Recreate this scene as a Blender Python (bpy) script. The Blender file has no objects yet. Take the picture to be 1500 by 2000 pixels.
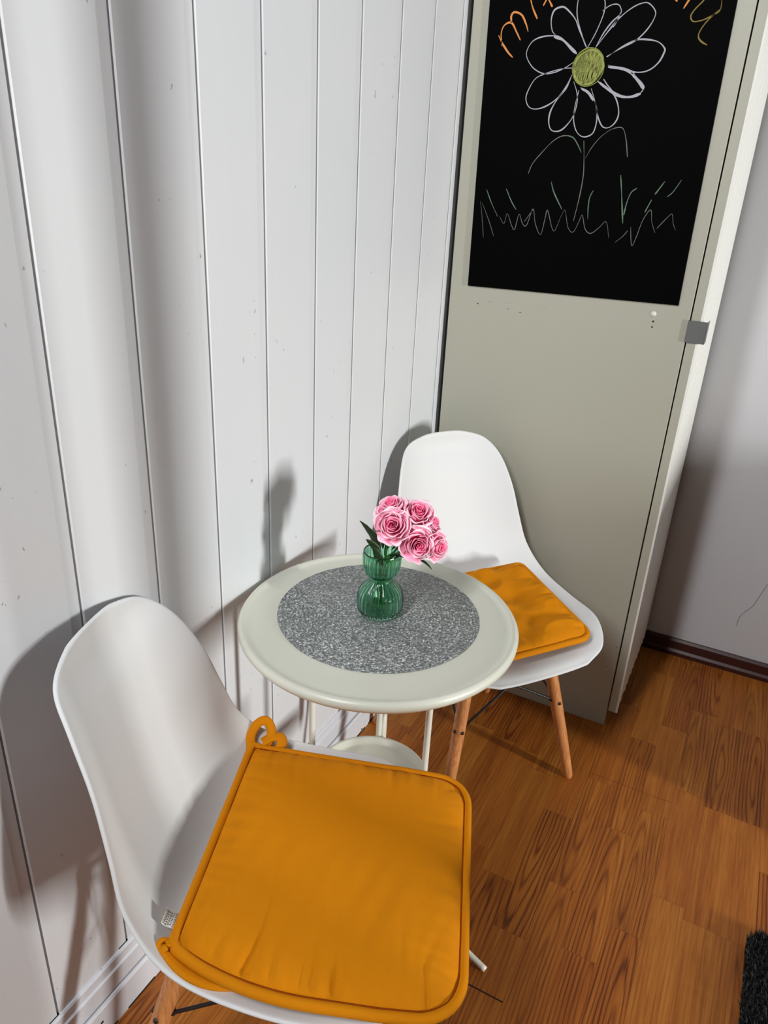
import bpy, bmesh, math, random
import numpy as np
from mathutils import Vector, Matrix, noise
R = math.radians
scene = bpy.context.scene
COL = scene.collection

# ------------------------------------------------------------------ camera
cam_d = bpy.data.cameras.new('camera')
cam = bpy.data.objects.new('camera', cam_d)
COL.objects.link(cam)
cam_d.sensor_fit = 'HORIZONTAL'
cam_d.sensor_width = 36
cam_d.lens = 1439.70276 / 1500 * 36
cam_d.clip_start = .02
YAW, PITCH, ROLL = .463151963, .41743704, .0523636965
fw = Vector((-math.sin(YAW) * math.cos(PITCH), math.cos(YAW) * math.cos(PITCH), -math.sin(PITCH)))
rt = Vector((math.cos(YAW), math.sin(YAW), 0))
up = rt.cross(fw)
rt, up = rt * math.cos(ROLL) + up * math.sin(ROLL), up * math.cos(ROLL) - rt * math.sin(ROLL)
CAM = Vector((.78313, 0, 1.42))
cam.matrix_world = Matrix(((rt.x, up.x, -fw.x, CAM.x), (rt.y, up.y, -fw.y, CAM.y), (rt.z, up.z, -fw.z, CAM.z), (0, 0, 0, 1)))
scene.camera = cam

# ------------------------------------------------------------------ light
w = bpy.data.worlds.new('world')
scene.world = w
w.use_nodes = True
bg = w.node_tree.nodes['Background']
bg.inputs['Color'].default_value = (.86, .93, 1, 1)
bg.inputs['Strength'].default_value = .02

def area(name, loc, aim, sx, sy, power, color=(1, 1, 1), spread=180):
    l = bpy.data.lights.new(name, 'AREA')
    l.shape = 'RECTANGLE'
    l.size, l.size_y, l.energy, l.color = sx, sy, power, color
    l.spread = R(spread)
    o = bpy.data.objects.new(name, l)
    COL.objects.link(o)
    o.location = loc
    o.rotation_euler = (Vector(aim) - Vector(loc)).to_track_quat('-Z', 'Y').to_euler()
    return o
area('low_daylight_gap', (5.5, .68, 1.12), (0, 1.0, .7), .24, 1.0, 228, (.99, 1, .97))
area('soft_fill', (.13, -.70, 2.65), (.30, 1.9, .9), .24, 1.5, 24.5, (.97, .985, 1), 125)  # added fill with no known source, brightens tabletop and wardrobe side

scene.view_settings.view_transform = 'Standard'
scene.view_settings.look = 'None'
scene.view_settings.gamma = 1
scene.view_settings.use_curve_mapping = False
scene.view_settings.exposure = 0.0

# ------------------------------------------------------------------ helpers
def lin(c):
    return tuple((v / 255 / 12.92) if v / 255 <= .04045 else ((v / 255 + .055) / 1.055) ** 2.4 for v in c) + (1,)

def tag(o, label=None, cat=None, group=None, kind=None):
    for k, v in (('label', label), ('category', cat), ('group', group), ('kind', kind)):
        if v: o[k] = v
    return o

def empty(name, loc, rz=0, **kw):
    o = bpy.data.objects.new(name, None)
    o.empty_display_size = .05
    COL.objects.link(o)
    o.location = loc
    o.rotation_euler = (0, 0, rz)
    return tag(o, **kw)

def obj(name, verts, faces, mats, parent=None, smooth=True, mi=None, **kw):
    me = bpy.data.meshes.new(name)
    me.from_pydata([tuple(v) for v in verts], [], faces)
    me.update()
    for m in (mats if isinstance(mats, (list, tuple)) else [mats]): me.materials.append(m)
    if mi: me.polygons.foreach_set('material_index', mi)
    me.polygons.foreach_set('use_smooth', [smooth] * len(me.polygons))
    o = bpy.data.objects.new(name, me)
    COL.objects.link(o)
    if parent: o.parent = parent
    return tag(o, **kw)

class MB:
    def __init__(s): s.v, s.f, s.m = [], [], []
    def add(s, v, f, mi=0):
        n = len(s.v); s.v += [tuple(p) for p in v]; s.f += [tuple(i + n for i in q) for q in f]; s.m += [mi] * len(f); return s
    def box(s, a, b, mi=0):
        x0, y0, z0 = a; x1, y1, z1 = b
        return s.add([(x0,y0,z0),(x1,y0,z0),(x1,y1,z0),(x0,y1,z0),(x0,y0,z1),(x1,y0,z1),(x1,y1,z1),(x0,y1,z1)],
                     [(0,3,2,1),(4,5,6,7),(0,1,5,4),(1,2,6,5),(2,3,7,6),(3,0,4,7)], mi)
    def tube(s, pts, r, n=14, caps=True, mi=0, flat=1.0):
        pts = [Vector(p) for p in pts]
        rs = r if isinstance(r, (list, tuple)) else [r] * len(pts)
        T = [(pts[min(i + 1, len(pts) - 1)] - pts[max(i - 1, 0)]).normalized() for i in range(len(pts))]
        a = Vector((0, 0, 1)) if abs(T[0].z) < .9 else Vector((1, 0, 0))
        u = (a - T[0] * a.dot(T[0])).normalized(); v = []
        for i, p in enumerate(pts):
            u = (u - T[i] * u.dot(T[i])).normalized(); w_ = T[i].cross(u)
            for k in range(n):
                t = 2 * math.pi * k / n
                v.append(p + (u * math.cos(t) * flat + w_ * math.sin(t)) * rs[i])
        f = [(i*n + k, i*n + (k+1) % n, (i+1)*n + (k+1) % n, (i+1)*n + k) for i in range(len(pts) - 1) for k in range(n)]
        if caps: f += [tuple(range(n))[::-1], tuple((len(pts)-1)*n + k for k in range(n))]
        return s.add(v, f, mi)
    def lathe(s, prof, n=64, c=(0, 0, 0), mi=0):
        v = [(c[0] + r * math.cos(2*math.pi*k/n), c[1] + r * math.sin(2*math.pi*k/n), c[2] + z) for r, z in prof for k in range(n)]
        f = [(i*n + k, i*n + (k+1) % n, (i+1)*n + (k+1) % n, (i+1)*n + k) for i in range(len(prof) - 1) for k in range(n)]
        if prof[0][0] > 1e-5: f.append(tuple(range(n))[::-1])
        if prof[-1][0] > 1e-5: f.append(tuple((len(prof)-1)*n + k for k in range(n)))
        return s.add(v, f, mi)
    def build(s, name, mats, parent=None, smooth=True, **kw):
        return obj(name, s.v, s.f, mats, parent, smooth, s.m, **kw)

def bevel(o, wd, seg=2):
    m = o.modifiers.new('bevel', 'BEVEL'); m.width = wd; m.segments = seg; m.limit_method = 'ANGLE'; m.angle_limit = R(40)
    return o

def autosmooth(o, a=35):
    me = o.data
    bm = bmesh.new(); bm.from_mesh(me)
    for e in bm.edges:
        if len(e.link_faces) == 2 and e.calc_face_angle(0) > R(a): e.smooth = False
    bm.to_mesh(me); bm.free()
    return o

def spline(P, n=8):
    P = [Vector(p) for p in P]
    Q = [P[0] * 2 - P[1]] + P + [P[-1] * 2 - P[-2]]
    out = []
    for i in range(1, len(Q) - 2):
        a, b, c, d = Q[i-1:i+3]
        for k in range(n):
            t = k / n
            out.append(.5 * ((2*b) + (c - a)*t + (2*a - 5*b + 4*c - d)*t*t + (3*b - a - 3*c + d)*t**3))
    out.append(P[-1])
    return out

# ------------------------------------------------------------------ materials
class NT:
    """short-hand for building node trees"""
    def __init__(s, name):
        s.m = bpy.data.materials.new(name); s.m.use_nodes = True
        s.t = s.m.node_tree; s.b = s.t.nodes['Principled BSDF']
    def n(s, typ, **kw):
        o = s.t.nodes.new('ShaderNode' + typ)
        for k, v in kw.items():
            if k in o.inputs: s.put(o.inputs[k], v)
            else: setattr(o, k, v)
        return o
    def put(s, inp, v):
        if isinstance(v, bpy.types.NodeSocket): s.t.links.new(v, inp)
        else: inp.default_value = v
    def math(s, op, a, b=None, c=None, clamp=False):
        o = s.t.nodes.new('ShaderNodeMath'); o.operation = op; o.use_clamp = clamp
        for i, v in enumerate((a, b, c)):
            if v is not None: s.put(o.inputs[i], v)
        return o.outputs[0]
    def mix(s, f, a, b, mode='MIX'):
        o = s.t.nodes.new('ShaderNodeMix'); o.data_type = 'RGBA'; o.blend_type = mode
        s.put(o.inputs[0], f); s.put(o.inputs[6], a); s.put(o.inputs[7], b)
        return o.outputs[2]
    def ramp(s, f, stops):
        o = s.t.nodes.new('ShaderNodeValToRGB'); s.put(o.inputs[0], f)
        e = o.color_ramp.elements
        while len(e) < len(stops): e.new(.5)
        for el, (p, c) in zip(e, stops): el.position = p; el.color = c if len(c) == 4 else tuple(c) + (1,)
        return o.outputs[0]
    def coord(s, which='Object'): return s.n('TexCoord').outputs[which]
    def comb(s, x, y, z):
        o = s.t.nodes.new('ShaderNodeCombineXYZ')
        for i, v in enumerate((x, y, z)): s.put(o.inputs[i], v)
        return o.outputs[0]
    def sep(s, v):
        o = s.t.nodes.new('ShaderNodeSeparateXYZ'); s.put(o.inputs[0], v); return o.outputs
    def noise(s, vec, scale, detail=2, rough=.5, dist=0):
        o = s.n('TexNoise', Scale=scale, Detail=detail, Roughness=rough, Distortion=dist); s.put(o.inputs['Vector'], vec); return o.outputs[0]
    def bump(s, h, strength=.3, dist=.001):
        o = s.n('Bump', Strength=strength, Distance=dist); s.put(o.inputs['Height'], h); s.put(s.b.inputs['Normal'], o.outputs[0])
    def set(s, **kw):
        for k, v in kw.items(): s.put(s.b.inputs[k.replace('_', ' ')], v)
        return s

def plain(name, rgb, rough=.5, metal=0, var=0, scale=30, bump=0, bscale=200, spec=.5):
    t = NT(name); co = t.coord()
    base = lin(rgb)
    if var:
        n = t.noise(co, scale, 4)
        dark = tuple(c * (1 - var) for c in base[:3]) + (1,)
        t.set(Base_Color=t.mix(t.math('MULTIPLY', n, 1.0), base, dark))
    else: t.set(Base_Color=base)
    t.set(Roughness=rough, Metallic=metal)
    t.b.inputs['Specular IOR Level'].default_value = spec
    if bump: t.bump(t.noise(co, bscale, 3), bump, .0006)
    return t.m

def scuffed_paint(name, rgb, vertical=True, rough=.42, brush=.25):
    t = NT(name); co = t.coord(); x, y, z = t.sep(co)
    base = lin(rgb)
    streak = t.noise(t.comb(x, t.math('MULTIPLY', y, 60), t.math('MULTIPLY', z, 3 if vertical else 60)), 1, 4, .6)
    col = t.mix(t.math('MULTIPLY', streak, .35), base, tuple(c * .9 for c in base[:3]) + (1,))
    cloud = t.noise(co, 3.5, 3)
    col = t.mix(t.math('MULTIPLY', cloud, .35), col, lin((205, 208, 222)))
    # tiny chips and rubbed marks: only where two noises agree
    a = t.noise(t.comb(x, t.math('MULTIPLY', y, 1.0), t.math('MULTIPLY', z, .55)), 95, 2, .6)
    b = t.noise(co, 6.5, 2)
    spots = t.math('MULTIPLY', t.math('GREATER_THAN', a, .705), t.math('GREATER_THAN', b, .585))
    col = t.mix(t.math('MULTIPLY', spots, .6), col, lin((120, 116, 108)))
    t.set(Base_Color=col, Roughness=rough)
    t.bump(t.math('ADD', streak, t.math('MULTIPLY', spots, -.5)), brush, .0006)
    return t.m

def laminate():
    t = NT('cherry_laminate'); x, y, z = t.sep(t.coord())
    W = .0707
    u = t.math('DIVIDE', t.math('SUBTRACT', x, .621), W)
    sid = t.math('FLOOR', u); fx = t.math('SUBTRACT', u, sid)
    wn = t.n('TexWhiteNoise', noise_dimensions='1D'); t.put(wn.inputs['W'], sid)
    r1 = wn.outputs['Value']
    L = .37
    v = t.math('ADD', t.math('DIVIDE', t.math('SUBTRACT', y, .943), L), t.math('MULTIPLY', r1, 3.7))
    pid = t.math('FLOOR', v); fy = t.math('SUBTRACT', v, pid)
    wn2 = t.n('TexWhiteNoise', noise_dimensions='2D'); t.put(wn2.inputs['Vector'], t.comb(sid, pid, 0))
    rc = wn2.outputs['Value']; rr, rg, rb = t.sep(wn2.outputs['Color'])
    # cathedral figure: long nested ellipses centred somewhere on each piece
    lx = t.math('MULTIPLY', t.math('SUBTRACT', fx, t.math('ADD', t.math('MULTIPLY', rr, .8), .1)), W)
    ly = t.math('MULTIPLY', t.math('SUBTRACT', fy, rg), L)
    wob = t.noise(t.comb(t.math('MULTIPLY', x, 3), t.math('MULTIPLY', y, .6), t.math('MULTIPLY', rc, 40)), 7, 2, .5)
    lxw = t.math('ADD', lx, t.math('MULTIPLY', t.math('SUBTRACT', wob, .5), .016))
    d = t.math('SQRT', t.math('ADD', t.math('POWER', t.math('ABSOLUTE', lxw), 2), t.math('POWER', t.math('ABSOLUTE', t.math('MULTIPLY', ly, .075)), 2)))
    ring = t.math('SINE', t.math('ADD', t.math('MULTIPLY', d, 760), t.math('MULTIPLY', wob, 5)))
    ring = t.math('POWER', t.math('MULTIPLY_ADD', ring, .5, .5), 3)
    streak = t.noise(t.comb(t.math('MULTIPLY', x, 330), t.math('MULTIPLY', y, 5), t.math('MULTIPLY', rc, 20)), 1, 4, .62)
    fine = t.noise(t.comb(t.math('MULTIPLY', x, 900), t.math('MULTIPLY', y, 22), rc), 1, 2, .5)
    broad = t.noise(t.comb(t.math('MULTIPLY', x, 26), t.math('MULTIPLY', y, 2.2), t.math('MULTIPLY', rc, 11)), 1, 3, .5)
    g = t.math('ADD', t.math('MULTIPLY', streak, .5), t.math('MULTIPLY', t.math('SUBTRACT', ring, .22), t.math('MULTIPLY', t.math('SUBTRACT', rb, .2, clamp=True), .26)))
    g = t.math('ADD', g, t.math('MULTIPLY', broad, .38))
    g = t.math('ADD', g, t.math('MULTIPLY', fine, .16))
    g = t.math('ADD', g, t.math('MULTIPLY', t.math('SUBTRACT', rb, .5), .12))
    col = t.ramp(g, [(.34, lin((194, 128, 50))), (.54, lin((160, 94, 30))), (.76, lin((96, 43, 9)))])
    col = t.mix(t.math('MULTIPLY', rc, .35), col, t.mix(1, col, lin((230, 175, 150)), 'MULTIPLY'))
    # thin joints: strong at every third strip (board edge), faint at strip ends
    tri = t.math('FLOORED_MODULO', sid, 3)
    edge = t.math('MULTIPLY', t.math('LESS_THAN', fx, .016), t.math('LESS_THAN', tri, .5))
    endj = t.math('LESS_THAN', fy, .0035)
    # the two open board-end gaps
    def seg(x0, x1, y0, th):
        a = t.math('MULTIPLY', t.math('GREATER_THAN', x, x0), t.math('LESS_THAN', x, x1))
        return t.math('MULTIPLY', a, t.math('LESS_THAN', t.math('ABSOLUTE', t.math('SUBTRACT', y, y0)), th))
    gap = t.math('ADD', seg(.409, .621, .943, .0016), t.math('MULTIPLY', seg(.621, .833, 1.645, .0009), .6))
    j = t.math('MAXIMUM', t.math('MULTIPLY', edge, .5), t.math('MAXIMUM', t.math('MULTIPLY', endj, .3), gap))
    col = t.mix(j, col, lin((30, 12, 5)))
    t.set(Base_Color=col, Roughness=t.math('MULTIPLY_ADD', streak, .2, .34))
    t.b.inputs['Specular IOR Level'].default_value = .35
    t.bump(t.math('SUBTRACT', t.math('MULTIPLY', streak, .3), t.math('MULTIPLY', j, 3)), .12, .0004)
    return t.m

M = {}
M['wall_paint'] = scuffed_paint('white_painted_boards', (226, 228, 230), brush=.08)
M['base_paint'] = scuffed_paint('worn_white_baseboard', (218, 220, 226), vertical=False, rough=.5, brush=.35)
M['gap'] = plain('dark_gap', (14, 12, 10), .9)
M['floor'] = laminate()
M['plaster'] = plain('white_wallpaper', (205, 204, 208), .8, var=.06, scale=4, bump=.3, bscale=260, spec=.2)
M['skirting'] = plain('dark_brown_skirting', (62, 22, 14), .4, var=.3, scale=14)
M['crack'] = plain('crack', (120, 108, 104), .9)
M['carcass'] = plain('grey_beige_melamine', (172, 171, 156), .45, var=.05, scale=2.5, bump=.05, bscale=400)
M['door_white'] = plain('white_wardrobe_front', (232, 232, 226), .4)
M['blackboard'] = plain('black_foil', (3, 3, 3), .6, spec=.03, var=.3, scale=6)
M['plate'] = plain('brushed_metal_plate', (120, 122, 120), .45, metal=.6, var=.12, scale=40)
M['hole'] = plain('screw_hole_dark', (60, 45, 35), .9)
M['plug'] = plain('white_plastic_plug', (214, 218, 208), .4)
M['shell'] = plain('white_polypropylene', (218, 219, 220), .55, spec=.3, bump=.06, bscale=900)
M['black_metal'] = plain('black_lacquered_steel', (16, 18, 22), .4)
M['screw'] = plain('dark_steel_screw', (70, 66, 62), .35, metal=.8)
M['lacquer'] = plain('cream_white_lacquer', (214, 214, 200), .33, var=.03, scale=6)
M['lacquer_tube'] = plain('cream_white_tube', (226, 224, 212), .35)
M['tag'] = plain('white_ribbon', (220, 216, 208), .7)
M['ink'] = plain('grey_ink', (70, 64, 62), .8)

def leg_wood():
    t = NT('beech_dowel'); x, y, z = t.sep(t.coord())
    n = t.noise(t.comb(t.math('MULTIPLY', x, 260), t.math('MULTIPLY', y, 260), t.math('MULTIPLY', z, 7)), 1, 4, .6)
    t.set(Base_Color=t.ramp(n, [(.3, lin((216, 150, 92))), (.7, lin((176, 106, 54)))]), Roughness=.42)
    return t.m
M['leg_wood'] = leg_wood()

def cotton():
    t = NT('mustard_cotton'); co = t.coord()
    n = t.noise(co, 700, 2, .6); n2 = t.noise(co, 9, 3)
    col = t.mix(n, lin((211, 133, 0)), lin((194, 113, 0)))
    col = t.mix(t.math('MULTIPLY', n2, .35), col, lin((202, 122, 2)))
    t.set(Base_Color=col, Roughness=.85); t.b.inputs['Specular IOR Level'].default_value = .15
    t.b.inputs['Sheen Weight'].default_value = .12
    t.b.inputs['Sheen Tint'].default_value = lin((255, 190, 60))
    t.bump(n, .22, .0005)
    return t.m
M['cotton'] = cotton()
M['seam'] = plain('rust_seam', (140, 62, 4), .9, spec=.1)

def placemat():
    t = NT('grey_woven_vinyl'); co = t.coord(); x, y, z = t.sep(co)
    ang = t.math('ARCTAN2', y, x); rad = t.math('SQRT', t.math('ADD', t.math('MULTIPLY', x, x), t.math('MULTIPLY', y, y)))
    n = t.noise(co, 300, 3, .7)
    vor = t.n('TexVoronoi', Scale=360); t.put(vor.inputs['Vector'], co)
    v = vor.outputs['Distance']
    ringn = t.noise(t.comb(t.math('MULTIPLY', rad, 300), t.math('MULTIPLY', ang, 14), 0), 1, 2)
    g = t.math('ADD', t.math('MULTIPLY', n, .7), t.math('MULTIPLY', ringn, .3))
    g = t.math('ADD', g, t.math('MULTIPLY', v, -.12))
    big = t.noise(co, 9, 3)
    col = t.ramp(g, [(.36, lin((84, 87, 86))), (.47, lin((134, 138, 137))), (.56, lin((232, 234, 233)))])
    col = t.mix(t.math('MULTIPLY', t.math('SUBTRACT', big, .35, clamp=True), .9), col, lin((96, 99, 99)))
    t.set(Base_Color=col, Roughness=.42, Metallic=.1)
    t.bump(g, .8, .0012)
    return t.m
M['placemat'] = placemat()

def glass():
    t = NT('green_glass')
    t.set(Base_Color=(.40, .82, .60, 1), Roughness=.02, IOR=1.48)
    t.b.inputs['Transmission Weight'].default_value = 1
    return t.m
M['glass'] = glass()

def petal():
    t = NT('pink_petal'); a = t.n('Attribute', attribute_name='petal').outputs['Color']
    r, g, b = t.sep(a)
    n = t.noise(t.coord(), 220, 3)
    f = t.math('ADD', r, t.math('MULTIPLY', t.math('SUBTRACT', n, .5), .25))
    col = t.ramp(f, [(.0, lin((236, 34, 96))), (.30, lin((250, 104, 156))), (.68, lin((253, 170, 200))), (1, lin((255, 222, 232)))])
    t.set(Base_Color=col, Roughness=.75)
    t.b.inputs['Subsurface Weight'].default_value = .0
    t.b.inputs['Sheen Weight'].default_value = .1
    return t.m
M['petal'] = petal()
M['leaf'] = plain('dark_green_leaf', (38, 62, 26), .5, var=.4, scale=60)
M['stem'] = plain('green_stem', (48, 118, 34), .5, var=.3, scale=50)
M['pile'] = plain('black_pile', (14, 14, 16), .7, var=.4, scale=80)

def chalk(name, rgb, cover=.42):
    t = NT(name); co = t.coord()
    n = t.noise(co, 900, 3, .7)
    m = t.ramp(n, [(cover - .14, (0, 0, 0)), (cover + .06, (1, 1, 1))])
    t.set(Base_Color=t.mix(m, lin((10, 10, 11)), lin(rgb)), Roughness=.95); t.b.inputs['Specular IOR Level'].default_value = .05
    return t.m
M['chalk_white'] = chalk('white_chalk', (184, 180, 190), .43)
M['chalk_faint'] = chalk('faint_white_chalk', (120, 122, 118), .44)
M['chalk_green'] = chalk('pale_green_chalk', (112, 136, 116), .47)
M['chalk_orange'] = chalk('orange_chalk', (222, 146, 84), .40)
M['chalk_olive'] = chalk('dull_yellow_chalk', (150, 130, 72), .44)
M['chalk_yellow'] = chalk('yellow_chalk', (178, 184, 100), .47)
M['chalk_fill'] = chalk('rubbed_yellow_chalk', (128, 134, 78), .50)

# ------------------------------------------------------------------ the setting
obj('floor', [(-.03, -1.6, 0), (3.4, -1.6, 0), (3.4, 2.4, 0), (-.03, 2.4, 0)], [(0, 1, 2, 3)], M['floor'], smooth=False, kind='structure')

def wall_left():
    grooves = [.4645, .6155, .767, .919, 1.071, 1.229, 1.378, 1.537, 1.691, 1.842, 1.99, 2.14, 2.29]
    g0 = .4645
    while g0 > -1.5:
        g0 -= .1515; grooves.insert(0, g0)
    prof = [(0, -1.6)]
    for k, g in enumerate(grooves):
        if g - .021 > prof[-1][1]:
            prof += [(0, g - .021), (-.0012, g - .0195), (-.0012, g - .0022), (-.008, g - .0014), (-.008, g + .0009), (-.0008, g + .0016), (0, g + .004)]
    prof.append((0, 2.40))
    mb = MB(); v = []
    zs = (.143, 2.6)
    for z in zs: v += [(x, y, z) for x, y in prof]
    n = len(prof)
    deep = [i for i in range(n - 1) if prof[i][0] < -.007 and prof[i + 1][0] < -.007]
    mb.add(v, [(i, i + 1, n + i + 1, n + i) for i in range(n - 1)])
    for i in deep: mb.m[i] = 1
    mb.box((-.06, -1.6, 0), (-.0085, 2.4, 2.6))
    # dark slits where the boards stop above the moulding
    for g in grooves: mb.box((-.004, g - .020, .1415), (.0006, g + .001, .1432), 1)
    return mb.build('wall_left', [M['wall_paint'], M['gap']], smooth=False, kind='structure')
wall_left()

def baseboard_left():
    prof = [(0, .0), (.014, .0), (.0145, .068), (.012, .073), (.0035, .0745), (.0035, .0775), (.009, .0785), (.0095, .118), (.006, .121), (.0055, .139), (.003, .1425), (-.0005, .143)]
    ys = (-1.6, 2.38); n = len(prof)
    v = [(x, y, z) for y in ys for x, z in prof]
    mi = [0] * (n - 1); mi[4] = 1
    o = obj('baseboard_left', v, [(i, n + i, n + i + 1, i + 1) for i in range(n - 1)], [M['base_paint'], M['gap']], smooth=False, mi=mi, kind='structure')
    # dark joint where the paint stops short of the floor, and flaked chips
    mb = MB(); rnd = random.Random(3)
    y = .2
    while y < 1.85:
        l = rnd.uniform(.02, .11); h = rnd.uniform(.0012, .004)
        mb.box((.0138, y, 0), (.0152, y + l, h), 0); y += l + rnd.uniform(.0, .03)
    for _ in range(26):
        y = rnd.uniform(.35, 1.8); z = rnd.uniform(.008, .068); s = rnd.uniform(.001, .0035)
        mb.add([(.0150, y + s * 1.6 * math.cos(a) * rnd.uniform(.5, 1.3), z + s * math.sin(a)) for a in np.linspace(0, 5.4, 7)], [tuple(range(7))])
    mb.build('paint_chips', M['gap'], o, smooth=False)
baseboard_left()

def wall_back():
    mb = MB()
    mb.box((-.06, 2.372, 0), (3.4, 2.44, 2.6))
    cr = spline([(.958, 0, .345), (.947, 0, .307), (.938, 0, .272), (.931, 0, .246), (.915, 0, .222), (.904, 0, .199), (.901, 0, .164)], 3)
    for a, b in zip(cr, cr[1:]):
        mb.add([(a.x - .0008, 2.3715, a.z), (a.x + .0008, 2.3715, a.z), (b.x + .0008, 2.3715, b.z), (b.x - .0008, 2.3715, b.z)], [(0, 1, 2, 3)], 1)
    mb.build('wall_back', [M['plaster'], M['crack']], smooth=False, kind='structure')
    b = MB()
    b.add([(x, y, z) for x in (.0, 3.4) for y, z in ((2.372, 0), (2.352, 0), (2.352, .014), (2.358, .022), (2.360, .05), (2.366, .058), (2.372, .058))],
          [(i, i + 1, 8 + i, 7 + i) for i in range(6)] + [tuple(range(7)), tuple(range(13, 6, -1))])
    b.build('baseboard_back', M['skirting'], smooth=False, kind='structure')
wall_back()

# ------------------------------------------------------------------ wardrobe with the blackboard
wd = empty('wardrobe', (.31, 2.1, 0), label='tall grey-beige wardrobe seen from its side, standing against the boarded wall', cat='wardrobe')
def rel(o, root):
    o.parent = root; o.matrix_parent_inverse = Matrix.Translation(-Vector(root.location)) ; return o
WY = 1.861
s = MB().box((.014, WY, 0), (.6115, WY + .018, 2.35)).build('side_panel', M['carcass'], smooth=False)
rel(bevel(s, .0008, 1), wd)
s = MB().box((.001, WY + .02, .03), (.6, 2.35, 2.33)).build('carcass', M['gap'], smooth=False, label='dark inside of the wardrobe, seen only as a line behind the panel'); rel(s, wd)
# front (door) seen edge on: beige edge towards the camera, white fluted face towards +x
mb = MB()
X0, X1 = .6150, .6375
mb.box((X0, WY + .0005, .055), (X1 - .002, 2.35, 2.33), 0)
prof = []
ny = 60
for i in range(ny + 1):
    y = WY + .001 + i / ny * (2.35 - WY - .001)
    prof.append((X1 + (.0016 if (i % 12) in (3, 4, 8) else 0) + (.003 if i < 2 else 0), y))
v = [(x, y, z) for z in (.055, 2.33) for x, y in prof]; n = len(prof)
mb.add(v, [(i, i + 1, n + i + 1, n + i) for i in range(n - 1)], 1)
mb.add([(X1 - .002, WY + .0005, .055), (X1 + .003, WY + .001, .055), (X1 + .003, WY + .001, 2.33), (X1 - .002, WY + .0005, 2.33)], [(0, 1, 2, 3)], 1)
rel(mb.build('door', [M['carcass'], M['door_white']], smooth=False, label='white door of the wardrobe, seen almost edge on'), wd)
s = MB().box((.6095, WY - .0035, 1.119), (.6535, WY - .0005, 1.169)).box((.6515, WY - .0035, 1.119), (.6535, WY + .03, 1.169)).build('metal_plate', M['plate'], smooth=False, label='square grey metal plate on the door edge'); rel(bevel(s, .0006, 1), wd)
def disc(name, x, z, r, mat, th=.0008, y=WY, ry=None):
    n = 20; ry = ry or r
    v = [(x, y - th, z)] + [(x + r * math.cos(2*math.pi*k/n), y - th * .6, z + ry * math.sin(2*math.pi*k/n)) for k in range(n)] + [(x + r * math.cos(2*math.pi*k/n), y, z + ry * math.sin(2*math.pi*k/n)) for k in range(n)]
    f = [(0, 1 + (k + 1) % n, 1 + k) for k in range(n)] + [(1 + k, 1 + (k + 1) % n, n + 1 + (k + 1) % n, n + 1 + k) for k in range(n)]
    return obj(name, v, f, mat)
rel(disc('screw_cover', .5305, 1.174, .0066, M['plug'], .0012), wd)
rnd = random.Random(11)
for x, z, l in ((.115, 1.158, .018), (.14, 1.150, .028), (.155, 1.160, .022), (.165, 1.146, .012), (.24, 1.157, .03), (.205, 1.141, .004), (.21, .62, .012), (.30, .52, .010)):
    mb = MB()
    for q in range(4):
        x0 = x + l * q / 4 + .5 * rnd.uniform(0, l); mb.add([(x0, WY - .0003, z + rnd.uniform(-.002, .002)), (x0 + rnd.uniform(.002, .008), WY - .0003, z), (x0 + .004, WY - .0003, z + .0007)], [(0, 1, 2)])
    rel(mb.build('scuff_mark', M['crack'], smooth=False), wd)
for x, z, r in ((.533, 1.157, .0024), (.533, 1.144, .0021), (.094, 1.150, .0018)):
    rel(disc('screw_hole', x, z, r, M['hole'], .0004), wd)
for x, z in ((.603, .27), (.6075, .118), (.604, .155), (.589, .20), (.6075, .085)):
    rel(disc('screw_hole', x, z, .0012, M['hole'], .0004), wd)

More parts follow.
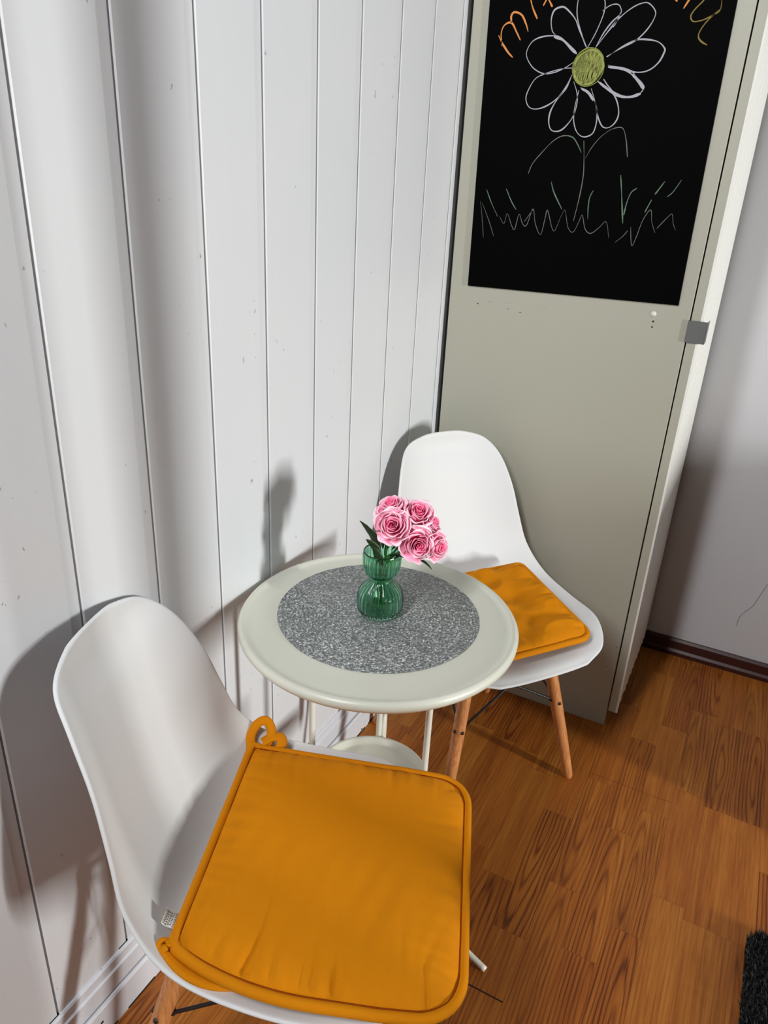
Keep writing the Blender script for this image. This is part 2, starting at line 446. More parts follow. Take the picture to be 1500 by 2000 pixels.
bb = empty('blackboard', (.318, WY, 1.195), label='black chalk panel with a daisy drawn on it, fixed to the wardrobe side', cat='blackboard')
BY = WY - .004
s = MB()
s.add([(.063, WY, 1.192), (.5815, WY, 1.199), (.572, WY, 2.1), (.050, WY, 2.1), (.063, BY, 1.192), (.5815, BY, 1.199), (.572, BY, 2.1), (.050, BY, 2.1)],
      [(0, 1, 2, 3), (4, 7, 6, 5), (0, 4, 5, 1), (1, 5, 6, 2), (2, 6, 7, 3), (3, 7, 4, 0)])
rel(s.build('board', M['blackboard'], smooth=False), bb)
CH = {'petal':[[[0.268,1.701],[0.25,1.717],[0.229,1.732],[0.213,1.737],[0.186,1.736],[0.165,1.728],[0.154,1.71],[0.157,1.695],[0.174,1.676],[0.199,1.665],[0.223,1.667],[0.245,1.675],[0.264,1.686]],[[0.264,1.675],[0.241,1.674],[0.207,1.666],[0.181,1.655],[0.166,1.629],[0.165,1.612],[0.175,1.598],[0.193,1.595],[0.216,1.602],[0.238,1.617],[0.254,1.639],[0.264,1.662]],[[0.263,1.657],[0.255,1.636],[0.238,1.615],[0.226,1.592],[0.224,1.571],[0.231,1.554],[0.244,1.55],[0.259,1.555],[0.276,1.575],[0.282,1.595],[0.282,1.622],[0.27,1.649]],[[0.284,1.632],[0.281,1.602],[0.281,1.575],[0.291,1.551],[0.308,1.54],[0.327,1.546],[0.333,1.565],[0.331,1.589],[0.322,1.612],[0.306,1.629],[0.287,1.637]],[[0.311,1.635],[0.324,1.609],[0.334,1.582],[0.347,1.562],[0.361,1.559],[0.374,1.569],[0.379,1.586],[0.372,1.609],[0.358,1.627],[0.338,1.638],[0.323,1.649]],[[0.335,1.653],[0.349,1.638],[0.37,1.622],[0.393,1.618],[0.414,1.623],[0.423,1.635],[0.413,1.647],[0.396,1.66],[0.372,1.672],[0.341,1.677]],[[0.34,1.679],[0.372,1.673],[0.402,1.665],[0.427,1.668],[0.445,1.682],[0.453,1.7],[0.452,1.708],[0.438,1.719],[0.416,1.724],[0.392,1.724],[0.365,1.713],[0.335,1.694]],[[0.334,1.695],[0.365,1.711],[0.392,1.724],[0.412,1.744],[0.422,1.764],[0.42,1.776],[0.404,1.789],[0.387,1.788],[0.368,1.779],[0.349,1.764],[0.331,1.743],[0.307,1.711]],[[0.307,1.711],[0.321,1.739],[0.336,1.759],[0.351,1.773],[0.347,1.786],[0.337,1.79],[0.324,1.787],[0.312,1.779]],[[0.339,1.749],[0.347,1.764],[0.351,1.776]],[[0.29,1.712],[0.303,1.738],[0.313,1.766],[0.316,1.784],[0.313,1.799],[0.305,1.812],[0.289,1.821],[0.268,1.82],[0.258,1.808],[0.256,1.79],[0.259,1.771],[0.268,1.749],[0.289,1.712]],[[0.286,1.715],[0.268,1.745],[0.254,1.768],[0.232,1.787],[0.22,1.79],[0.206,1.784],[0.202,1.767],[0.207,1.747],[0.216,1.738]]],'smear':[[[0.341,1.676],[0.372,1.672],[0.399,1.663]],[[0.327,1.647],[0.354,1.63],[0.378,1.62],[0.4,1.619],[0.419,1.625]],[[0.213,1.736],[0.233,1.729],[0.255,1.712],[0.268,1.702]],[[0.289,1.635],[0.306,1.627],[0.32,1.612]],[[0.392,1.664],[0.413,1.646],[0.424,1.634]]],'stem':[[[0.311,1.532],[0.317,1.496],[0.321,1.461],[0.32,1.428],[0.317,1.395],[0.313,1.363]],[[0.32,1.497],[0.331,1.519],[0.347,1.54],[0.367,1.555],[0.385,1.56],[0.395,1.556],[0.404,1.536],[0.413,1.502]],[[0.19,1.46],[0.198,1.482],[0.218,1.507],[0.239,1.529],[0.257,1.54],[0.273,1.542]]],'green':[[[0.273,1.542],[0.287,1.537],[0.299,1.523],[0.309,1.508]],[[0.09,1.421],[0.106,1.391],[0.125,1.362]],[[0.14,1.425],[0.156,1.398],[0.17,1.38]],[[0.248,1.445],[0.258,1.422],[0.282,1.387]],[[0.349,1.431],[0.343,1.415],[0.343,1.393],[0.346,1.369]],[[0.405,1.465],[0.413,1.429],[0.427,1.365]],[[0.445,1.44],[0.434,1.43],[0.428,1.408],[0.426,1.383]],[[0.502,1.456],[0.492,1.439],[0.486,1.429]],[[0.481,1.418],[0.471,1.391]],[[0.536,1.46],[0.524,1.437],[0.513,1.425]]],'grass':[[[0.077,1.394],[0.087,1.347],[0.093,1.312]],[[0.082,1.39],[0.105,1.348],[0.12,1.316]],[[0.13,1.362],[0.143,1.347],[0.149,1.37],[0.163,1.344],[0.172,1.336],[0.179,1.37],[0.19,1.35],[0.201,1.347],[0.212,1.384],[0.222,1.352],[0.238,1.328],[0.244,1.361],[0.248,1.383],[0.263,1.347],[0.272,1.34],[0.282,1.371],[0.29,1.385],[0.302,1.349],[0.316,1.339],[0.326,1.362],[0.332,1.377],[0.343,1.348],[0.358,1.339],[0.376,1.354],[0.389,1.366],[0.401,1.332]],[[0.416,1.323],[0.431,1.337],[0.441,1.351]],[[0.446,1.359],[0.451,1.333],[0.456,1.319],[0.462,1.338],[0.47,1.375],[0.483,1.397],[0.49,1.372],[0.501,1.35]],[[0.503,1.359],[0.518,1.379],[0.53,1.391],[0.536,1.372],[0.544,1.358]],[[0.194,1.354],[0.212,1.382]]],'orange':[[[0.083,1.742],[0.095,1.725],[0.11,1.708],[0.122,1.698]],[[0.094,1.721],[0.089,1.745],[0.095,1.761],[0.111,1.765],[0.125,1.747],[0.136,1.731]],[[0.111,1.765],[0.109,1.778],[0.116,1.785],[0.133,1.779],[0.145,1.762],[0.152,1.747]],[[0.15,1.807],[0.157,1.791],[0.17,1.77]],[[0.18,1.794],[0.186,1.805],[0.189,1.811]],[[0.189,1.808],[0.201,1.791]],[[0.476,1.776],[0.484,1.791],[0.486,1.797]],[[0.457,1.792],[0.462,1.789]]],'olive':[[[0.546,1.794],[0.547,1.771],[0.536,1.763],[0.518,1.755],[0.5,1.753],[0.493,1.762],[0.498,1.773],[0.511,1.787],[0.516,1.795]],[[0.549,1.774],[0.53,1.757],[0.518,1.74],[0.515,1.727],[0.522,1.718],[0.535,1.711]]]}
def ribbons(name, keys, mats, widths, layer=0):
    mb = MB(); rnd = random.Random(name)
    for mi, (k, wd_) in enumerate(zip(keys, widths)):
        for L in CH[k] if isinstance(k, str) else k:
            P = spline([(x, 0, z) for x, z in L], 7)
            v = []
            for i, p in enumerate(P):
                t = (P[min(i + 1, len(P) - 1)] - P[max(i - 1, 0)]).normalized()
                nrm = Vector((-t.z, 0, t.x)); q = i / (len(P) - 1)
                h = wd_ * .5 * (.62 + .55 * noise.noise(Vector((p.x * 30, p.z * 30, mi)))) * (.55 + .45 * min(1, 8 * q, 8 * (1 - q)))
                yy = BY - .0004 - .00005 * mi - .0002 * layer
                v += [(p.x + nrm.x * h, yy, p.z + nrm.z * h), (p.x - nrm.x * h, yy, p.z - nrm.z * h)]
            mb.add(v, [(2*i, 2*i + 1, 2*i + 3, 2*i + 2) for i in range(len(P) - 1)], mi)
    return rel(mb.build(name, mats, smooth=False), bb)
ribbons('chalk_petals', ['petal', 'smear'], [M['chalk_white'], M['chalk_white']], [.0036, .0078])
ribbons('chalk_stem', ['stem'], [M['chalk_faint']], [.0027])
ribbons('chalk_grass', ['green', 'grass'], [M['chalk_green'], M['chalk_faint']], [.0034, .0019])
ribbons('chalk_lettering', [CH['orange'][:6]], [M['chalk_orange']], [.0055])
ribbons('chalk_lettering', [CH['orange'][6:], CH['olive']], [M['chalk_orange'], M['chalk_olive']], [.0045, .0036])
cx, cz, rx_, rz_ = .298, 1.676, .0345, .0362
rnd = random.Random(5)
fill = obj('fill', [(cx + rx_ * .97 * math.cos(t), BY - .0005, cz + rz_ * .97 * math.sin(t)) for t in np.linspace(0, 2*math.pi, 40, endpoint=False)], [tuple(range(40))], M['chalk_fill'], smooth=False)
circ = [[(cx + rx_ * k * math.cos(t + o), cz + rz_ * k * math.sin(t + o)) for t in np.linspace(0, 6.5, 16)] for k, o in ((1.0, .2), (.97, 1.9), (.93, 3.0), (.88, 4.4))]
zig = [[(cx + rx_ * .8 * (q / 12 * 2 - 1) + (.006 if (q % 2) else -.002), cz + (1 if q % 2 else -1) * rz_ * .84 * math.sqrt(max(.05, 1 - (q / 12 * 2 - 1)**2 * .8))) for q in range(13)]]
zig += [[(cx + rx_ * .7 * (q / 10 * 2 - 1) + (.005 if (q % 2) else -.004), cz + (.8 if q % 2 else -.9) * rz_ * .8 * math.sqrt(max(.05, 1 - (q / 10 * 2 - 1)**2 * .8))) for q in range(11)]]
dc = ribbons('chalk_centre', [circ, zig], [M['chalk_yellow'], M['chalk_yellow']], [.0032, .0030], 1)
fill.parent = dc
fill.name = 'chalk_shading'

# ------------------------------------------------------------------ chairs
RIM = [[0.0, 0.239, 0.423], [0.122, 0.236, 0.428], [0.193, 0.202, 0.441], [0.235, 0.123, 0.462], [0.237, 0.02, 0.466], [0.226, -0.082, 0.486], [0.205, -0.145, 0.543], [0.185, -0.17, 0.62], [0.167, -0.194, 0.703], [0.145, -0.229, 0.775], [0.115, -0.262, 0.815], [0.06, -0.278, 0.835], [0.0, -0.279, 0.838]]
CEN = [None, (.239, .423), (.214, .434), (.14, .434), (.03, .424), (-.082, .436), (-.158, .478), (-.206, .562), (-.232, .655), (-.254, .74), (-.276, .80), (-.279, .838)]
def shell_rows(sub=5):
    rims = spline([RIM[i] for i in range(1, 12)], sub)
    cens = spline([(0, *CEN[i]) for i in range(1, 12)], sub)
    return rims, cens
def shell_point(rim, cen, t, s):
    a = abs(t)
    e = 2.6
    k = a ** e
    x = rim.x * t
    # first and last rows follow the rim itself
    y = cen.y + (rim.y - cen.y) * k; z = cen.z + (rim.z - cen.z) * k
    return Vector((x, y, z))
def build_shell():
    rims, cens = shell_rows(); n = len(rims); m = 32
    V = []
    for i in range(n):
        for j in range(m + 1):
            t = -1 + 2 * j / m
            t = math.copysign(abs(t) ** .85, t)
            V.append(shell_point(rims[i], cens[i], t, i / (n - 1)))
    W = m + 1
    F = [(i*W + j, i*W + j + 1, (i+1)*W + j + 1, (i+1)*W + j) for i in range(n - 1) for j in range(m)]
    # rolled rim: the whole border turns down/outwards in a small radius
    border = [j for j in range(W)] + [i*W + m for i in range(1, n)] + [(n-1)*W + j for j in range(m - 1, -1, -1)] + [i*W for i in range(n - 2, 0, -1)]
    bmn = {}
    me = bpy.data.meshes.new('tmp'); me.from_pydata([tuple(p) for p in V], [], F); me.update()
    N = [v.normal.copy() for v in me.vertices]; bpy.data.meshes.remove(me)
    L = len(border); ring_prev = border
    sgn = 1 if N[(n // 4) * W + m // 2].z > 0 else -1
    inner = {}
    for i_ in range(n):
        for j_ in range(W):
            if i_ in (0, n - 1) or j_ in (0, m):
                ii = min(max(i_, 1), n - 2) if i_ in (0, n - 1) else i_
                jj = min(max(j_, 1), m - 1) if j_ in (0, m) else j_
                inner[i_*W + j_] = ii*W + jj
    outs = []
    for k, b in enumerate(border):
        T = (V[border[(k + 1) % L]] - V[border[(k - 1) % L]]).normalized()
        o_ = V[b] - V[inner[b]]; o_ = o_ - T * o_.dot(T)
        outs.append(o_.normalized())
    for _ in range(3): outs = [(outs[k - 1] + outs[k] + outs[(k + 1) % L]).normalized() for k in range(L)]
    for o, d in ((.0020, .0008), (.0034, .0028), (.0036, .0060)):
        new = []
        for k, b in enumerate(border):
            V.append(V[b] + outs[k] * o - N[b] * sgn * d); new.append(len(V) - 1)
        for k in range(L):
            F.append((ring_prev[k], ring_prev[(k+1) % L], new[(k+1) % L], new[k]))
        ring_prev = new
    bm = bmesh.new(); vs = [bm.verts.new(v) for v in V]
    for f in F: bm.faces.new([vs[q] for q in f])
    bmesh.ops.recalc_face_normals(bm, faces=bm.faces)
    bm.normal_update(); bm.verts.index_update()
    mid = [f for f in bm.faces if abs(f.calc_center_median().x) < .05 and abs(f.calc_center_median().y) < .05][0]
    if mid.normal.z < 0: bmesh.ops.reverse_faces(bm, faces=bm.faces)
    F = [tuple(v.index for v in f.verts) for f in bm.faces]; bm.free()
    return V, F
SV, SF = build_shell()

def build_chair(loc, yaw, label, group):
    root = empty('dining_chair', (loc[0], loc[1], 0), yaw - math.pi / 2, label=label, cat='chair', group=group)
    sh = obj('shell', SV, SF, M['shell'], root)
    md = sh.modifiers.new('thick', 'SOLIDIFY'); md.thickness = .0045; md.offset = -1
    md = sh.modifiers.new('smooth', 'SUBSURF'); md.levels = 1; md.render_levels = 1
    tops = {(-1, 1): (-.112, .105), (1, 1): (.112, .105), (1, -1): (.10, -.115), (-1, -1): (-.10, -.115)}
    feet = {(-1, 1): (-.195, .176), (1, 1): (.195, .176), (1, -1): (.19, -.2187), (-1, -1): (-.19, -.2187)}
    ZT = .388
    def leg_at(k, z):
        a = Vector((*tops[k], ZT)); b = Vector((*feet[k], 0)); return a.lerp(b, (ZT - z) / ZT)
    for k in tops:
        mb = MB()
        zs = [ZT, .37, .30, .22, .14, .06, .008, .0]
        mb.tube([leg_at(k, z) for z in zs], [.0125, .0145, .0155, .0155, .0148, .0132, .0118, .0085], 20)
        lg = mb.build('leg', M['leg_wood'], root)
        c = leg_at(k, .235); d = (leg_at(k, .1) - leg_at(k, .3)).normalized()
        sx = Vector((k[0], k[1] * .35, 0)).normalized()
        sx = (sx - d * sx.dot(d)).normalized()
        front = Vector((0, k[1], 0)); front = (front - d * front.dot(d)).normalized()
        for ax in (sx, front):
            mb = MB(); mb.tube([c + ax * .0140, c + ax * .0172], [.0045, .0042], 12)
            mb.build('screw', M['screw'], lg)
    # steel plate and cross wires under the seat
    mb = MB()
    for k in tops:
        a = leg_at(k, ZT)
        mb.tube([a - Vector((0, 0, .02)), a + Vector((0, 0, .018))], [.0165, .0165], 16)
        mb.tube([a + Vector((0, 0, .012)), Vector((a.x, a.y, .42))], [.012, .012], 12)
    mb.tube([Vector((*tops[(-1, 1)], .397)), Vector((*tops[(1, -1)], .397))], .005, 8)
    mb.tube([Vector((*tops[(1, 1)], .397)), Vector((*tops[(-1, -1)], .397))], .005, 8)
    mb.build('mounting_frame', M['black_metal'], root)
    ring = [(-1, 1), (1, 1), (1, -1), (-1, -1)]
    for q in range(4):
        k0, k1 = ring[q], ring[(q + 1) % 4]
        for a, b in ((k0, k1), (k1, k0)):
            p, r_ = leg_at(a, .385), leg_at(b, .235)
            nrm = (Vector((p.x + r_.x, p.y + r_.y, 0))).normalized()
            off = nrm * (.004 if (a, b) == (k0, k1) else -.004)
            mid = (p + r_) / 2
            ins = (r_ - p).normalized() * .016
            mb = MB().tube([p + off, mid + off, r_ - ins + off * .6, r_ - ins * .7 - Vector((0, 0, .003))], .0032, 8)
            mb.tube([r_ - ins * 1.3, r_ - ins * .6], .0062, 10)
            mb.build('brace_wire', M['black_metal'], root)
    return root
C1 = (.30046, .68572, .30868551); C2 = (.318579, 1.546407, -.63721639)
build_chair(C1[:2], C1[2], 'white moulded chair in the foreground, nearest the camera, under the flat mustard cushion', 'white moulded chairs')
build_chair(C2[:2], C2[2], 'white moulded chair in the far corner beside the wardrobe, half hidden behind the round table', 'white moulded chairs')
def chair_world(C, w_, y, z):
    F = Vector((math.cos(C[2]), math.sin(C[2]), 0)); Rr = Vector((math.sin(C[2]), -math.cos(C[2]), 0))
    return Vector((C[0], C[1], z)) + F * y + Rr * w_

from mathutils.bvhtree import BVHTree
BVH = BVHTree.FromPolygons(SV, SF)
def shell_z(C, x, y):
    dx, dy = x - C[0], y - C[1]
    lw = math.sin(C[2]) * dx - math.cos(C[2]) * dy; ly = math.cos(C[2]) * dx + math.sin(C[2]) * dy
    hit = BVH.ray_cast(Vector((lw, ly, .62)), Vector((0, 0, -1)))
    return hit[0].z if hit[0] else -1

# ------------------------------------------------------------------ cushions
def cushion(name, corners, radii, thick, seed, label, group, crumple=0, sag=None, N=90, chair=None, bow=0):
    """corners: back-left, front-left, front-right, back-right (seen sitting); u: back->front, v: left->right"""
    bl, fl, fr, br = [Vector(c) for c in corners]
    cen = (bl + fl + fr + br) / 4
    root = empty(name, cen, 0, label=label, cat='cushion', group=group)
    def rad(u, v):
        return radii[(0 if v < 0 else 3) if u < 0 else (1 if v < 0 else 2)]
    def shape(u, v):
        m = max(abs(u), abs(v))
        if m < 1e-6: return u, v
        bu, bv = u / m, v / m
        r = rad(u, v); au, av = abs(bu), abs(bv)
        # point where the ray meets the rounded square
        k = 1.0
        if au > 1 - r and av > 1 - r:
            lo, hi = .5, 1.0
            for _ in range(22):
                mid = (lo + hi) / 2
                du, dv = max(0, au * mid - (1 - r)), max(0, av * mid - (1 - r))
                if du * du + dv * dv > r * r: hi = mid
                else: lo = mid
            k = lo
        k = 1 + (k - 1) * m ** 3
        return u * k, v * k
    def base(u, v):
        a, b = (u + 1) / 2, (v + 1) / 2
        p = (bl * (1 - a) + fl * a) * (1 - b) + (br * (1 - a) + fr * a) * b
        if sag: p = p + Vector((0, 0, sag(u, v)))
        if bow: p = p + (br - bl).normalized() * bow * (1 - u * u) * (1 - .45 * u) * max(0, v) ** 2
        if chair:
            z = shell_z(chair, p.x, p.y) + .0130
            d_ = z - p.z
            if d_ > -.006: p = p + Vector((0, 0, (d_ + .006) ** 2 / .024 if d_ < .006 else d_))
        return p
    n3 = lambda x, y, z: noise.noise(Vector((x, y, z + seed)))
    def height(u, v):
        m = max(abs(u), abs(v))
        h = thick * (1 - min(1, abs(u)) ** 7) ** .55 * (1 - min(1, abs(v)) ** 7) ** .55
        # puckers running in from the stitched border
        for a, b in ((u, v), (v, u)):
            e = math.exp(-(1 - abs(a)) / .13) * min(1, (1 - abs(a)) / .05)
            h += .0042 * e * (abs(n3(b * 9, (1 if a > 0 else 5), 0)) * 2.2 - .6) * (1.4 if (a is v and v > 0) else .7)
        for a, b, st in ((u, v, .8), (v, u, 2.6 if v > 0 else 1.2)):
            d_ = 1 - abs(a)
            e = math.exp(-d_ / (.16 + .12 * (.5 + n3(b * 3, 9, 4)))) * min(1, d_ / .04)
            h -= .0034 * st * e * max(0, n3(b * 13 + .8 * d_ * n3(b, a, 2) * 10, 2 if a > 0 else 6, 13) * 2 - .05)
        e = math.exp(-(1 - abs(v)) / .30)
        h += .0012 * n3(u * 7 + v * 2.5, v * 1.6, 3) * (1 if v > 0 else .3)
        h += .0022 * n3(u * 2.2, v * 2.2, 7)
        if crumple:
            q = n3(u * 1.4 + .3, v * 1.4, 11)
            h += crumple * (.55 * q + .8 * (1 - abs(n3(u * 1.9 + v * .7, v * 1.3 - u * .4, 17)) * 4) * .35 + .25 * n3(u * 4, v * 4, 21))
        return max(h, .0012) if not crumple else max(h, .003)
    V = []; W = N + 1
    for i in range(W):
        for j in range(W):
            u, v = -1 + 2 * i / N, -1 + 2 * j / N
            u = math.copysign(1 - (1 - abs(u)) ** 1.25, u); v = math.copysign(1 - (1 - abs(v)) ** 1.25, v)
            U, Vv = shape(u * .955, v * .955)
            V.append(base(U, Vv) + Vector((0, 0, height(u, v) + .004)) - cen)
    F = [(i*W + j, (i+1)*W + j, (i+1)*W + j + 1, i*W + j + 1) for i in range(N) for j in range(N)]
    nt = len(V)
    # underside, a little belly
    for i in range(W):
        for j in range(W):
            u, v = -1 + 2 * i / N, -1 + 2 * j / N
            U, Vv = shape(u * .955, v * .955)
            d = .003 * (1 - abs(u) ** 6) * (1 - abs(v) ** 6)
            V.append(base(U, Vv) + Vector((0, 0, -.003 - d)) - cen)
    F += [(nt + i*W + j, nt + i*W + j + 1, nt + (i+1)*W + j + 1, nt + (i+1)*W + j) for i in range(N) for j in range(N)]
    border = [j for j in range(W)] + [i*W + N for i in range(1, W)] + [N*W + j for j in range(N - 1, -1, -1)] + [i*W for i in range(N - 1, 0, -1)]
    L = len(border)
    F += [(border[k], border[(k+1) % L], nt + border[(k+1) % L], nt + border[k]) for k in range(L)]
    pad = obj('cushion_cover', V, F, M['cotton'], root)
    # piping cord and the rust seam inside it
    cord, seam = [], []
    per = [(-1, -1 + 2*q/44) for q in range(44)] + [(-1 + 2*q/44, 1) for q in range(44)] + [(1, 1 - 2*q/44) for q in range(44)] + [(1 - 2*q/44, -1) for q in range(44)]
    for u, v in per:
        U, Vv = shape(u * .984, v * .984); cord.append(base(U, Vv) - cen + Vector((0, 0, .0025 + .0006 * n3(u * 5, v * 5, 9))))
        U2, V2 = shape(u * .9560, v * .9560); seam.append(base(U2, V2) - cen + Vector((0, 0, .0068)))
    mb = MB(); mb.tube(cord + cord[:2], .0074, 12, caps=False); mb.build('piping', M['cotton'], root)
    mb = MB(); mb.tube(seam + seam[:2], .0014, 6, caps=False); mb.build('seam', M['seam'], root, label='rust coloured seam')
    return root, base, cen, shape
def bez(pts): return spline(pts, 8)

c1 = [(.130, .824, .492), (.492, .981, .457), (.641, .588, .455), (.266, .468, .486)]
cu1, base1, cen1, shp1 = cushion('seat_cushion', c1, (.03, .26, .30, .05), .024, 1.3,
    'flat square mustard cushion with looped tie and white care tag, on the foreground chair', 'mustard seat cushions',
    sag=lambda u, v: -.010 * (1 - u * u) * (1 - v * v) - .004 * max(0, u) ** 4, chair=C1, bow=.031)
def strap(parent, cen, pts, wdt=.0058, flat=.45, name='tie'):
    return MB().tube([p - cen for p in bez([Vector(q) for q in pts])], wdt, 10, flat=flat).build(name, M['cotton'], parent)
bl = Vector(c1[0])
A = lambda x, y, z: bl + Vector((x, y, z))
strap(cu1, cen1, [A(.004, -.004, .006), A(-.006, .010, .016), A(-.004, .026, .030), A(.006, .038, .034), A(.018, .038, .022), A(.026, .024, .010), A(.022, .014, .004)], .0085, .5)
strap(cu1, cen1, [A(.016, .014, .006), A(.026, .028, .012), A(.038, .036, .012), A(.046, .032, .006), A(.047, .022, -.002)], .0105, .4)
br = Vector(c1[3])
D_ = lambda x, y, z: br + Vector((x, y, z))
kp = Vector((br.x, br.y, max(br.z, shell_z(C1, br.x, br.y) + .010))) + Vector((-.004, -.003, .004))
strap(cu1, cen1, [kp + Vector((.0072 * math.cos(t) * .9, .0072 * math.sin(t), .0016 * math.cos(t * 2))) for t in np.linspace(0, 6.1, 9)], .0042, .7)
# the second tie lies folded flat on the shell below the corner
ed = (Vector(c1[2]) - Vector(c1[3])).normalized(); od = (Vector(c1[3]) - Vector(c1[0])).normalized()
fv, n_ = [], 22
for i in range(n_ + 1):
    t = i / n_; s_ = -.008 + .135 * t
    o1 = -.012 + .044 * math.sin(math.pi * (.10 + .90 * t)) ** .6
    for q in range(6):
        o_ = -.012 + (o1 + .012) * q / 5
        p = br + ed * s_ + od * o_
        z = max(shell_z(C1, p.x, p.y), .44)
        fv.append(Vector((p.x, p.y, z + .0045 + .004 * math.sin(math.pi * q / 5) + .0012 * noise.noise(p * 60))) - cen1)
fl = obj('tie', fv, [(i*6 + q, i*6 + q + 1, (i+1)*6 + q + 1, (i+1)*6 + q) for i in range(n_) for q in range(5)], M['cotton'], cu1)
fl.modifiers.new('t', 'SOLIDIFY').thickness = .004
# care tag curled up from the back seam
tv, tf = [], []
e0 = Vector(c1[0]).lerp(Vector(c1[3]), .875); e1 = Vector(c1[0]).lerp(Vector(c1[3]), .935)
outw = Vector((-.953, -.304, 0))
for i in range(9):
    a = i / 8
    for e in (e0, e1):
        p = e + outw * (.004 + .016 * math.sin(a * 1.9)) + Vector((0, 0, .004 + .018 * (1 - math.cos(a * 1.5)) - (.006 * a * a)))
        tv.append(p - cen1)
tf = [(2*i, 2*i + 1, 2*i + 3, 2*i + 2) for i in range(8)]
tg = obj('care_tag', tv, tf, M['tag'], cu1, label='small white printed care tag')
tg.modifiers.new('t', 'SOLIDIFY').thickness = .0004
mb = MB(); rnd = random.Random(8)
for i in range(8):
    p0, p1, p2, p3 = [tv[k] for k in (2*i, 2*i + 1, 2*i + 3, 2*i + 2)]
    nn = (p1 - p0).cross(p3 - p0).normalized()
    if nn.z < 0: nn = -nn
    for sgn in (1, -1):
        for row in (.2, .6):
            x = .08
            while x < .9:
                l = rnd.uniform(.05, .14)
                q = [p0.lerp(p1, xx).lerp(p3.lerp(p2, xx), rr) + nn * .0009 * sgn for xx, rr in ((x, row), (min(.95, x + l), row), (min(.95, x + l), row + .2), (x, row + .2))]
                mb.add(q, [(0, 1, 2, 3)]); x += l + rnd.uniform(.03, .06)
mb.build('tag_print', M['ink'], tg, smooth=False)

c2 = [chair_world(C2, -.175, -.10, .505), chair_world(C2, -.205, .197, .462), chair_world(C2, .19, .197, .462), chair_world(C2, .17, -.10, .505)]
# seen from the front of the chair its left side is nearer the wardrobe
cushion('seat_cushion', [chair_world(C2, -.158, -.098, .512), chair_world(C2, -.166, .200, .462), chair_world(C2, .19, .197, .462), chair_world(C2, .165, -.10, .512)], (.10, .22, .22, .10), .024, 8.1,
    'rumpled mustard cushion pushed back on the far chair, partly hidden by the round table', 'mustard seat cushions', crumple=.020, chair=C2,
    sag=lambda u, v: -.018 * (1 - u * u) * (1 - v * v))

# ------------------------------------------------------------------ table
TX, TY, TZ, TR = .263, 1.043, .69, .256
tb = empty('side_table', (TX, TY, 0), label='round cream-white metal side table with a lower tray, standing between the two chairs', cat='table')
prof = [(0, .672), (TR - .012, .672), (TR - .004, .674), (TR, .680), (TR + .0005, .687), (TR - .003, .6925), (TR - .008, .6935), (TR - .013, .6915), (TR - .018, .6893), (TR - .024, .6888), (0, .6888)]
MB().lathe(prof, 128).build('tabletop', M['lacquer'], tb)
prof = [(0, .292), (.108, .292), (.117, .296), (.1195, .304), (.118, .311), (.1145, .3125), (.111, .310), (.107, .300), (.102, .2975), (0, .297)]
MB().lathe(prof, 96).build('tray', M['lacquer'], tb)
vdir = Vector((-.446, .895, 0)); rdir = Vector((.895, .446, 0)); RHO = .1265
for th in (-114, 6, 126):
    d = (vdir * math.cos(R(th)) + rdir * math.sin(R(th))).normalized()
    MB().tube([d * RHO + Vector((0, 0, z)) for z in (.674, .5, .3, .262)], .0062, 14).build('leg', M['lacquer_tube'], tb)
    P = [(RHO + .003, .275), (RHO + .004, .315), (RHO + .010, .345), (RHO + .020, .352), (RHO + .029, .338), (RHO + .031, .30), (RHO + .022, .25), (RHO + .012, .20), (RHO + .014, .15), (RHO + .035, .10), (RHO + .080, .055), (RHO + .135, .024), (.313, .0065)]
    sd = Vector((d.y, -d.x, 0)) * .0085
    MB().tube(spline([d * r_ + sd + Vector((0, 0, z)) for r_, z in P], 6), .0058, 12).build('foot', M['lacquer_tube'], tb)

pm = MB().lathe([(0, 0), (.187, 0), (.188, .0010), (.187, .0020), (0, .0020)], 128).build('placemat', M['placemat'], label='round silver-grey woven placemat lying on the table under the vase', cat='placemat')
pm.location = (.2545, 1.058, .6890)

